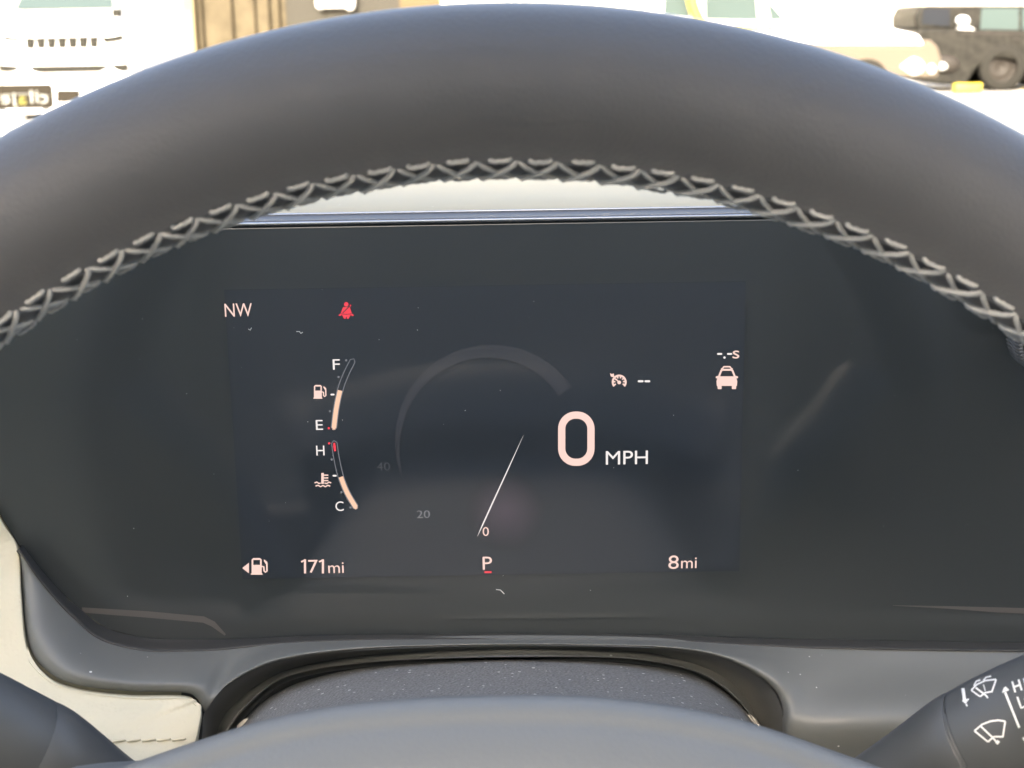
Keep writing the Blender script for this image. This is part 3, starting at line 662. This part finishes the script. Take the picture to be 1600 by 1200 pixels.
# arch trim round the column
C1 = [(312, 1190), (316, 1145), (320, 1112), (345, 1082), (380, 1057), (430, 1036), (500, 1023), (600, 1014), (790, 1009), (980, 1011), (1080, 1018), (1150, 1038), (1205, 1075), (1222, 1110), (1229, 1150), (1234, 1200)]
C2 = [(330, 1200), (338, 1152), (348, 1122), (372, 1094), (405, 1069), (445, 1048), (505, 1034), (605, 1021), (790, 1013), (975, 1016), (1070, 1033), (1128, 1056), (1162, 1087), (1179, 1116), (1193, 1146), (1200, 1205)]
C3 = [(345, 1210), (352, 1162), (364, 1131), (394, 1096), (431, 1066), (476, 1050), (545, 1039), (640, 1031), (790, 1027), (960, 1028), (1060, 1042), (1112, 1062), (1150, 1092), (1171, 1118), (1188, 1148), (1195, 1210)]
r1 = [PY(x, y, YL - 0.030 + 0.010 * math.exp(-((x - 790) / 250) ** 2)) for x, y in C1]
r2 = [PY(x, y, YL - 0.014) for x, y in C2]
r25 = [(a + b) / 2 + Vector((0, 0.002, 0)) for a, b in zip(r1, r2)]
r3 = [PY(x, y, YL - 0.020) for x, y in C3]
r4 = [PY(790 + (x - 790) * 0.985, y + 6, YL + 0.015) for x, y in C3]
loft('column_arch', [r1, r25, r2], 120, DARKTRIM, db, dense=10)
loft('arch_lip', [[p + Vector((0, 0.0005, 0)) for p in r2], [(a + b) / 2 + Vector((0, -0.0015, 0)) for a, b in zip(r2, r3)], r3, r4], 120, BEZEL, db, dense=12)
bk = [(250, 1300), (290, 1040), (500, 985), (790, 975), (1080, 985), (1260, 1040), (1300, 1300)]
mesh('column_cavity', [PY(x, y, YL + 0.016) for x, y in bk], [tuple(range(len(bk)))], BLACKPL, db, smooth=False)

# cream lower panel on the left with a turned-in edge
Bd = [(-70, 560), (-66, 620), (-50, 718), (0, 812), (26, 858), (31, 930), (41, 1012), (72, 1054), (118, 1074), (200, 1085), (284, 1086), (305, 1095), (316, 1112), (311, 1150), (303, 1200), (295, 1330)]
BY = [0.0, 0.0, 0.001, 0.002, 0.003, 0.012, 0.022, 0.028, 0.031, 0.032, 0.032, 0.032, 0.033, 0.037, 0.042, 0.055]
ctr = Vector((-420, 1000))
def inset(i, k):
    a = Vector(Bd[max(0, i - 1)]); b = Vector(Bd[min(len(Bd) - 1, i + 1)]); d = (b - a).normalized()
    nn = Vector((-d.y, d.x)); p = Vector(Bd[i]) + nn * k
    return p
rows = []
for k, dy in ((0, 0.012), (0.6, 0.003), (2.5, 0.0004), (6, -0.0008), (10, -0.0012)):
    rows.append([PY(*inset(i, k), YL - BY[i] + dy) for i in range(len(Bd))])
# a plain sheet behind, then the outer edge
far = [(-460, 560), (-460, 640), (-460, 760), (-460, 860), (-460, 910), (-440, 980), (-420, 1060), (-380, 1110), (-320, 1150), (-240, 1190), (-150, 1230), (-80, 1260), (-20, 1290), (60, 1330), (120, 1360), (160, 1400)]
mid = [inset(i, 10).lerp(Vector(far[i]), 0.35) for i in range(len(Bd))]
fy = lambda x, y: YL - max(0.0, (y - 800)) * 0.000112 - 0.004
rows.append([PY(m.x, m.y, fy(m.x, m.y)) for m in mid]); rows.append([PY(x, y, fy(x, y)) for x, y in far])
crp = loft('lower_panel', rows, 150, CREAM, db, dense=40)

dg = bpy.context.evaluated_depsgraph_get()
def bvh(o):
    me = o.data; M = ORI[o] if o in ORI else o.matrix_world
    return BVHTree.FromPolygons([M @ v.co for v in me.vertices], [tuple(p.vertices) for p in me.polygons])
def on(tree, px, py, lift):
    h = tree.ray_cast(EYE, ray(px, py).normalized())
    if h[0] is None: return None
    nrm = h[1] if h[1].dot(EYE - h[0]) > 0 else -h[1]
    return h[0] + nrm * lift
tr = bvh(crp)
for k in range(8):
    xa = 128 + k * 23.5
    P = [on(tr, xa + q * 21, 1159 - 1.2 * k * 0.5 + (1.6 - q * 2.6), 0.0001 + 0.0005 * math.sin(math.pi * q)) for q in (0, 0.25, 0.5, 0.75, 1)]
    if all(P): tube('stitch', P, [0.00025, 0.0004, 0.00045, 0.0004, 0.00025], CREAMTHR, db, ns=8)

# ------------------------------------------------------------------ steering column shroud
sc_ = thing('steering_column', PY(790, 1100, 0.36), 'grained grey steering column cover rising behind the wheel hub', 'steering column')
K1 = [(366, 1146), (400, 1108), (440, 1080), (490, 1061), (560, 1046), (650, 1037), (790, 1031), (940, 1035), (1040, 1046), (1100, 1063), (1150, 1096), (1175, 1123), (1192, 1146)]
ka = [PY(x, y + 2, YL - 0.004) for x, y in K1]; kb = [PY(x, y, YL - 0.018) for x, y in K1]
kc = [PY(790 + (x - 790) * 1.0, y + 30, YL - 0.045) for x, y in K1]
kd = [PY(790 + (x - 790) * 1.0, y + 75, YL - 0.080) for x, y in K1]
ke = [PY(790 + (x - 790) * 1.0, y + 140, YL - 0.115) for x, y in K1]
loft('shroud', [ka, kb, kc, kd, ke], 90, SHROUD, sc_, dense=24)
for pts in ([(372, 1139), (380, 1130), (388, 1126), (393, 1130), (394, 1137)], [(1168, 1118), (1176, 1125), (1184, 1136), (1190, 1144)]):
    tube('clip', crom([PY(x, y, YL - 0.021) for x, y in pts], 12), [0.0004] + [0.0009] * 10 + [0.0004], CLIP, sc_, ns=8)

# ------------------------------------------------------------------ column stalks
def stalk(name, pts, label):
    root = thing(name, pts[0][:3] and PD(*pts[0][:3]), label, 'stalk')
    neck = [p for p in pts if p[4] == 'n']; head = [p for p in pts if p[4] == 'h']
    def part(nm, P, cap_in):
        path = [PD(*p[:3]) for p in P]; R = [p[3] for p in P]
        c = crom([Vector((*path[i],)) for i in range(len(P))], 40)
        rr = [q.x for q in crom([Vector((r, 0, 0)) for r in R], 40)]
        return tube(nm, c, rr, STALK, root, ns=48)
    a = PD(*neck[-1][:3]); b = PD(*head[0][:3])
    tube('seam_ring', [a - (b - a), b + (b - a)], neck[-1][3] - 0.0003, BLACKPL, root, ns=48)
    return root, part('neck', neck, 0), part('head', head, 1)
rs, rn, rh = stalk('wiper_stalk', [(1230, 1303, .385, .008, 'n'), (1330, 1263, .372, .0098, 'n'), (1430, 1217, .36, .0122, 'n'), (1505, 1175, .350, .0136, 'n'), (1526, 1165, .3478, .0137, 'n'), (1528, 1164, .3476, .0137, 'n'),
    (1531.5, 1162.4, .3473, .0137, 'h'), (1534, 1161.2, .3471, .0138, 'h'), (1570, 1145, .344, .0141, 'h'), (1640, 1115, .338, .0142, 'h'), (1750, 1073, .325, .0140, 'h'), (1790, 1068, .32, .012, 'h'), (1800, 1065, .318, .004, 'h')],
    'black wiper stalk with white wiper symbols')
ls, ln, lh = stalk('turn_signal_stalk', [(350, 1350, .385, .008, 'n'), (250, 1296, .372, .0095, 'n'), (150, 1244, .36, .0120, 'n'), (70, 1193, .350, .0134, 'n'), (40, 1178, .3478, .0135, 'n'), (38, 1177, .3476, .0135, 'n'),
    (34.5, 1175.2, .3473, .0135, 'h'), (32, 1174, .3471, .0136, 'h'), (0, 1161, .344, .0139, 'h'), (-70, 1130, .338, .0140, 'h'), (-190, 1096, .325, .0135, 'h'), (-230, 1082, .32, .012, 'h'), (-240, 1078, .318, .004, 'h')],
    'plain black turn signal stalk in front of the cream panel')
tr = bvh(rh)
def decal(name, paths, wd):
    V = []; Fc = []
    for path, wv in paths:
        fine = []
        for i in range(len(path) - 1):
            n = max(1, int(math.dist(path[i], path[i + 1]) / 4))
            fine += [(path[i][0] + (path[i + 1][0] - path[i][0]) * k / n, path[i][1] + (path[i + 1][1] - path[i][1]) * k / n) for k in range(n)]
        fine.append(path[-1])
        for q in stroke(fine, wv or wd):
            P = [on(tr, x, y, 0.00012) for x, y in q]
            if all(P): Fc.append(tuple(range(len(V), len(V) + 4))); V += P
    if V: mesh(name, V, Fc, PRINT, rh, smooth=False)
decal('arrow_mark', [([(1505, 1076), (1508, 1097)], 5)] + [([(1504 + t * 0.9, 1095.5 + t * 0.9), (1514.5 - t * 0.9, 1092.8 + t * 1.1)], 2.2) for t in (0, 2, 4)] + [([(1510, 1100), (1511.5, 1104)], 2.4)], 4)
decal('washer_symbol', [([(1518, 1079), (1527, 1070), (1540, 1064), (1557, 1062)], 2.4), ([(1557, 1062), (1550, 1082)], 2.6), ([(1518, 1079), (1532, 1089)], 2.4), ([(1532, 1089), (1539, 1083), (1550, 1081)], 2.6), ([(1525, 1075), (1541, 1087), (1544, 1091)], 2.6),
      ([(1537, 1070), (1540, 1080)], 1.4), ([(1522, 1072), (1526, 1065), (1532, 1063)], 2.2), ([(1537, 1064), (1541, 1059), (1549, 1057)], 2.2)], 2.4)
decal('wiper_symbol', [([(1523, 1142), (1535, 1132), (1548, 1127), (1560, 1125.5), (1571, 1127)], 2.8), ([(1571, 1127), (1567, 1152)], 2.8), ([(1523, 1142), (1544, 1159)], 2.8), ([(1544, 1159), (1553, 1151), (1567, 1151)], 2.8), ([(1533, 1135), (1551, 1152), (1558, 1160)], 2.8), ([(1557, 1158), (1561, 1161)], 6)], 3)
decal('arrow_mark', [([(1571, 1082), (1593, 1137)], 3.6)] + [([(1566.5 + t * 0.4, 1082 - t), (1577 - t * 0.7, 1078 - t * 0.7)], 2) for t in (0, 2, 4, 6)], 4)
decal('speed_word', [([(1582, 1065), (1587, 1082)], 3), ([(1592, 1062), (1597, 1079)], 3), ([(1584, 1074), (1595, 1070)], 3), ([(1600, 1060), (1605, 1077)], 3)], 3)
decal('speed_word', [([(1590, 1089), (1596, 1106), (1605, 1103)], 3), ([(1606, 1084), (1602, 1092), (1607, 1100), (1614, 1096), (1613, 1086), (1606, 1084)], 3)], 3)
decal('speed_mark', [([(1599, 1152), (1604, 1160)], 4)], 3)

# ------------------------------------------------------------------ knurled knob right of the wheel
kc_ = PY(1640, 532, YL - 0.03)
kn = thing('rotary_knob', (kc_.x, YL, kc_.z), 'knurled metal knob peeking out beside the wheel rim', 'knob')
R = (kc_.x - PY(1585, 532, YL - 0.03).x)
V = []; N_ = 171
for (r, y) in ((R * 0.45, 0.030), (R * 0.45, 0.009), (R, 0.007), (R, 0.003), (R, 0.0), (R * 0.97, -0.0025), (R * 0.86, -0.003)):
    for k in range(N_):
        kk = 1.0 if (k % 3) else 0.93
        t = 2 * math.pi * (k + (2.2 if y <= 0 else 0)) / N_
        V.append((kc_.x + r * (kk if r > R * 0.9 else 1) * math.cos(t), YL - 0.03 + y, kc_.z + r * (kk if r > R * 0.9 else 1) * math.sin(t)))
mesh('knurled_ring', V, grid_faces(7, N_, False, True), CHROME, kn, smooth=False)
v, f = lathe_vf((kc_.x, YL - 0.03, kc_.z), (0, 1, 0), [(0.0002, -0.0022), (R * 0.8, -0.0022), (R * 0.87, -0.0008)], 48); mesh('cap', v, f, BLACKPL, kn)
pm = PY(1600, 521, YL - 0.0335)
mesh('index_mark', *box_vf((pm.x - 0.0006, pm.y, pm.z - 0.0012), (pm.x + 0.003, pm.y + 0.002, pm.z + 0.0012)), PRINT, kn, smooth=False)

# ------------------------------------------------------------------ steering wheel
TILT = rad(12); RC = 0.1745; RA, RB = 0.0155, 0.0148
n_ = Vector((0, -math.cos(TILT), math.sin(TILT))); u_ = Vector((0, math.sin(TILT), math.cos(TILT))); r_ = Vector((1, 0, 0))
TOP = PD(778, 141, 0.267)
HC = TOP - u_ * RC
MW = Matrix(((r_.x, u_.x, n_.x, HC.x), (r_.y, u_.y, n_.y, HC.y), (r_.z, u_.z, n_.z, HC.z), (0, 0, 0, 1)))
sw = thing('steering_wheel', HC, 'black leather steering wheel with grey cross stitching', 'steering wheel', mat4=MW)
PITCHL = 0.0073; NST = round(2 * math.pi * (RC - 0.012) / PITCHL); DTH = 2 * math.pi / NST
PHS = rad(164)
def rim_pt(th, ph, lift=0.0, pucker=True):
    d = (ph - PHS + math.pi) % (2 * math.pi) - math.pi
    k = 1.0
    if pucker:
        k -= 0.060 * math.exp(-(d / 0.10) ** 2)
        k -= 0.030 * math.exp(-(d / 0.34) ** 2) * (0.5 + 0.5 * math.cos(2 * math.pi * th / DTH))
    a = (RA * k + lift) * math.cos(ph); b = (RB * k + lift) * math.sin(ph)
    rr = RC + a
    return Vector((rr * math.sin(th), rr * math.cos(th), b))
NT, NP = NST * 8, 56
phs = [2 * math.pi * j / NP for j in range(NP)]
# denser rows round the seam
phs = sorted(set(phs + [PHS + d for d in (-0.28, -0.2, -0.14, -0.08, -0.04, 0, 0.04, 0.08, 0.14, 0.2, 0.28)])); NP = len(phs)
rimv = [rim_pt(2 * math.pi * i / NT, ph) for i in range(NT) for ph in phs]
mesh('rim', rimv, grid_faces(NT, NP, True, True), LEATHER, sw, local=True)
def thread(name, t0, p0, t1, p1, r, arch, twist):
    P = []
    for k in range(17):
        q = k / 16
        lift = -0.0009 + (arch + 0.0009) * min(1, math.sin(math.pi * q) * 2.2)
        P.append(rim_pt((t0 + (t1 - t0) * q) * DTH, rad(p0 + (p1 - p0) * q), lift, False))
    v, f = tube_vf(P, [r * (0.55 + 0.45 * min(1, math.sin(math.pi * (0.04 + 0.92 * k / 16)) * 2.5)) for k in range(17)], 12, twist, 3)
    o = mesh(name, v, f, THREAD, sw, local=True); return o
PU, PLo = 146.5, 184
proto = [thread('cross_stitch', -0.62, PLo - 2, 0.50, PU + 4, 0.00049, 0.0005, 11), thread('cross_stitch', -0.62, PU + 4, 0.50, PLo - 2, 0.00043, 0.0002, 11),
         thread('edge_stitch', -0.26, PU + 4.5, 0.34, PU + 3.0, 0.00042, 0.0003, 7), thread('edge_stitch', -0.30, PLo + 3, 0.34, PLo + 3, 0.00030, 0.0003, 7)]
span = int(rad(48) / DTH)
for k in range(-span, span + 1):
    if k == 0: continue
    for p in proto:
        c = p.copy(); COL.objects.link(c); c.parent = sw; c.rotation_euler = (0, 0, -k * DTH + random.uniform(-0.0022, 0.0022)); c.scale = (1 + random.uniform(-0.0012, 0.0012),) * 3
# airbag cover
OFF = -0.030
def on_wheel(px, py, off):
    r = ray(px, py); p0 = HC + n_ * off
    t = (p0 - EYE).dot(n_) / r.dot(n_); q = EYE + r * t - HC
    return Vector((q.dot(r_), q.dot(u_)))
hub = [on_wheel(x, y, OFF) for x, y in ((80, 1246), (170, 1204), (300, 1158), (440, 1116), (600, 1093), (790, 1085), (960, 1090), (1150, 1121), (1340, 1184), (1430, 1220), (1500, 1262))]
low = [Vector((0.083, -0.02)), Vector((0.072, -0.055)), Vector((0.03, -0.075)), Vector((-0.03, -0.075)), Vector((-0.072, -0.055)), Vector((-0.083, -0.02))]
hubc = crom([Vector((p.x, p.y, 0)) for p in hub] + [Vector((p.x, p.y, 0)) for p in low], 140, True)
c0 = Vector((0.0, -0.008, 0))
rows = []
for ins, h in ((0.012, -0.03), (0.004, -0.012), (0.0014, -0.005), (0.0006, 0.0), (0.0016, 0.0030), (0.0034, 0.0052), (0.0042, 0.0056), (0.0052, 0.0074), (0.0080, 0.0115), (0.0125, 0.0160), (0.020, 0.0205), (0.032, 0.0245), (0.048, 0.0268), (0.065, 0.0275)):
    row = []
    for i, p in enumerate(hubc):
        d = (c0 - p); l = d.length; q = p + d * min(0.985, ins / l * (l / 0.075) ** 0.5); row.append((q.x, q.y, OFF + h))
    rows.append(row)
V = [p for r in rows for p in r]; Fc = grid_faces(len(rows), 140, False, True); Fc.append(tuple(range((len(rows) - 1) * 140, len(rows) * 140)))
mesh('airbag_cover', V, Fc, HUBPL, sw, local=True)
for sgn in (-1, 1):
    P = [Vector((sgn * x, y, z)) for x, y, z in ((0.06, -0.025, -0.035), (0.10, -0.028, -0.03), (0.14, -0.025, -0.015), (0.17, -0.02, -0.004))]
    v = []
    c = crom(P, 16)
    for i, p in enumerate(c):
        hh = 0.026 - 0.008 * math.sin(math.pi * i / 15)
        for k in range(20):
            a = 2 * math.pi * k / 20
            v.append((p.x, p.y + hh * math.copysign(abs(math.cos(a)) ** 0.7, math.cos(a)), p.z + 0.009 * math.copysign(abs(math.sin(a)) ** 0.7, math.sin(a))))
    mesh('spoke', v, grid_faces(16, 20, False, True), BLACKPL, sw, local=True)
P = crom([Vector((0, -0.06, -0.035)), Vector((0, -0.11, -0.03)), Vector((0, -0.15, -0.014)), Vector((0, -0.17, -0.004))], 14)
v = [(p.x + 0.024 * math.cos(2 * math.pi * k / 20), p.y, p.z + 0.008 * math.sin(2 * math.pi * k / 20)) for p in P for k in range(20)]
mesh('spoke', v, grid_faces(14, 20, False, True), BLACKPL, sw, local=True)
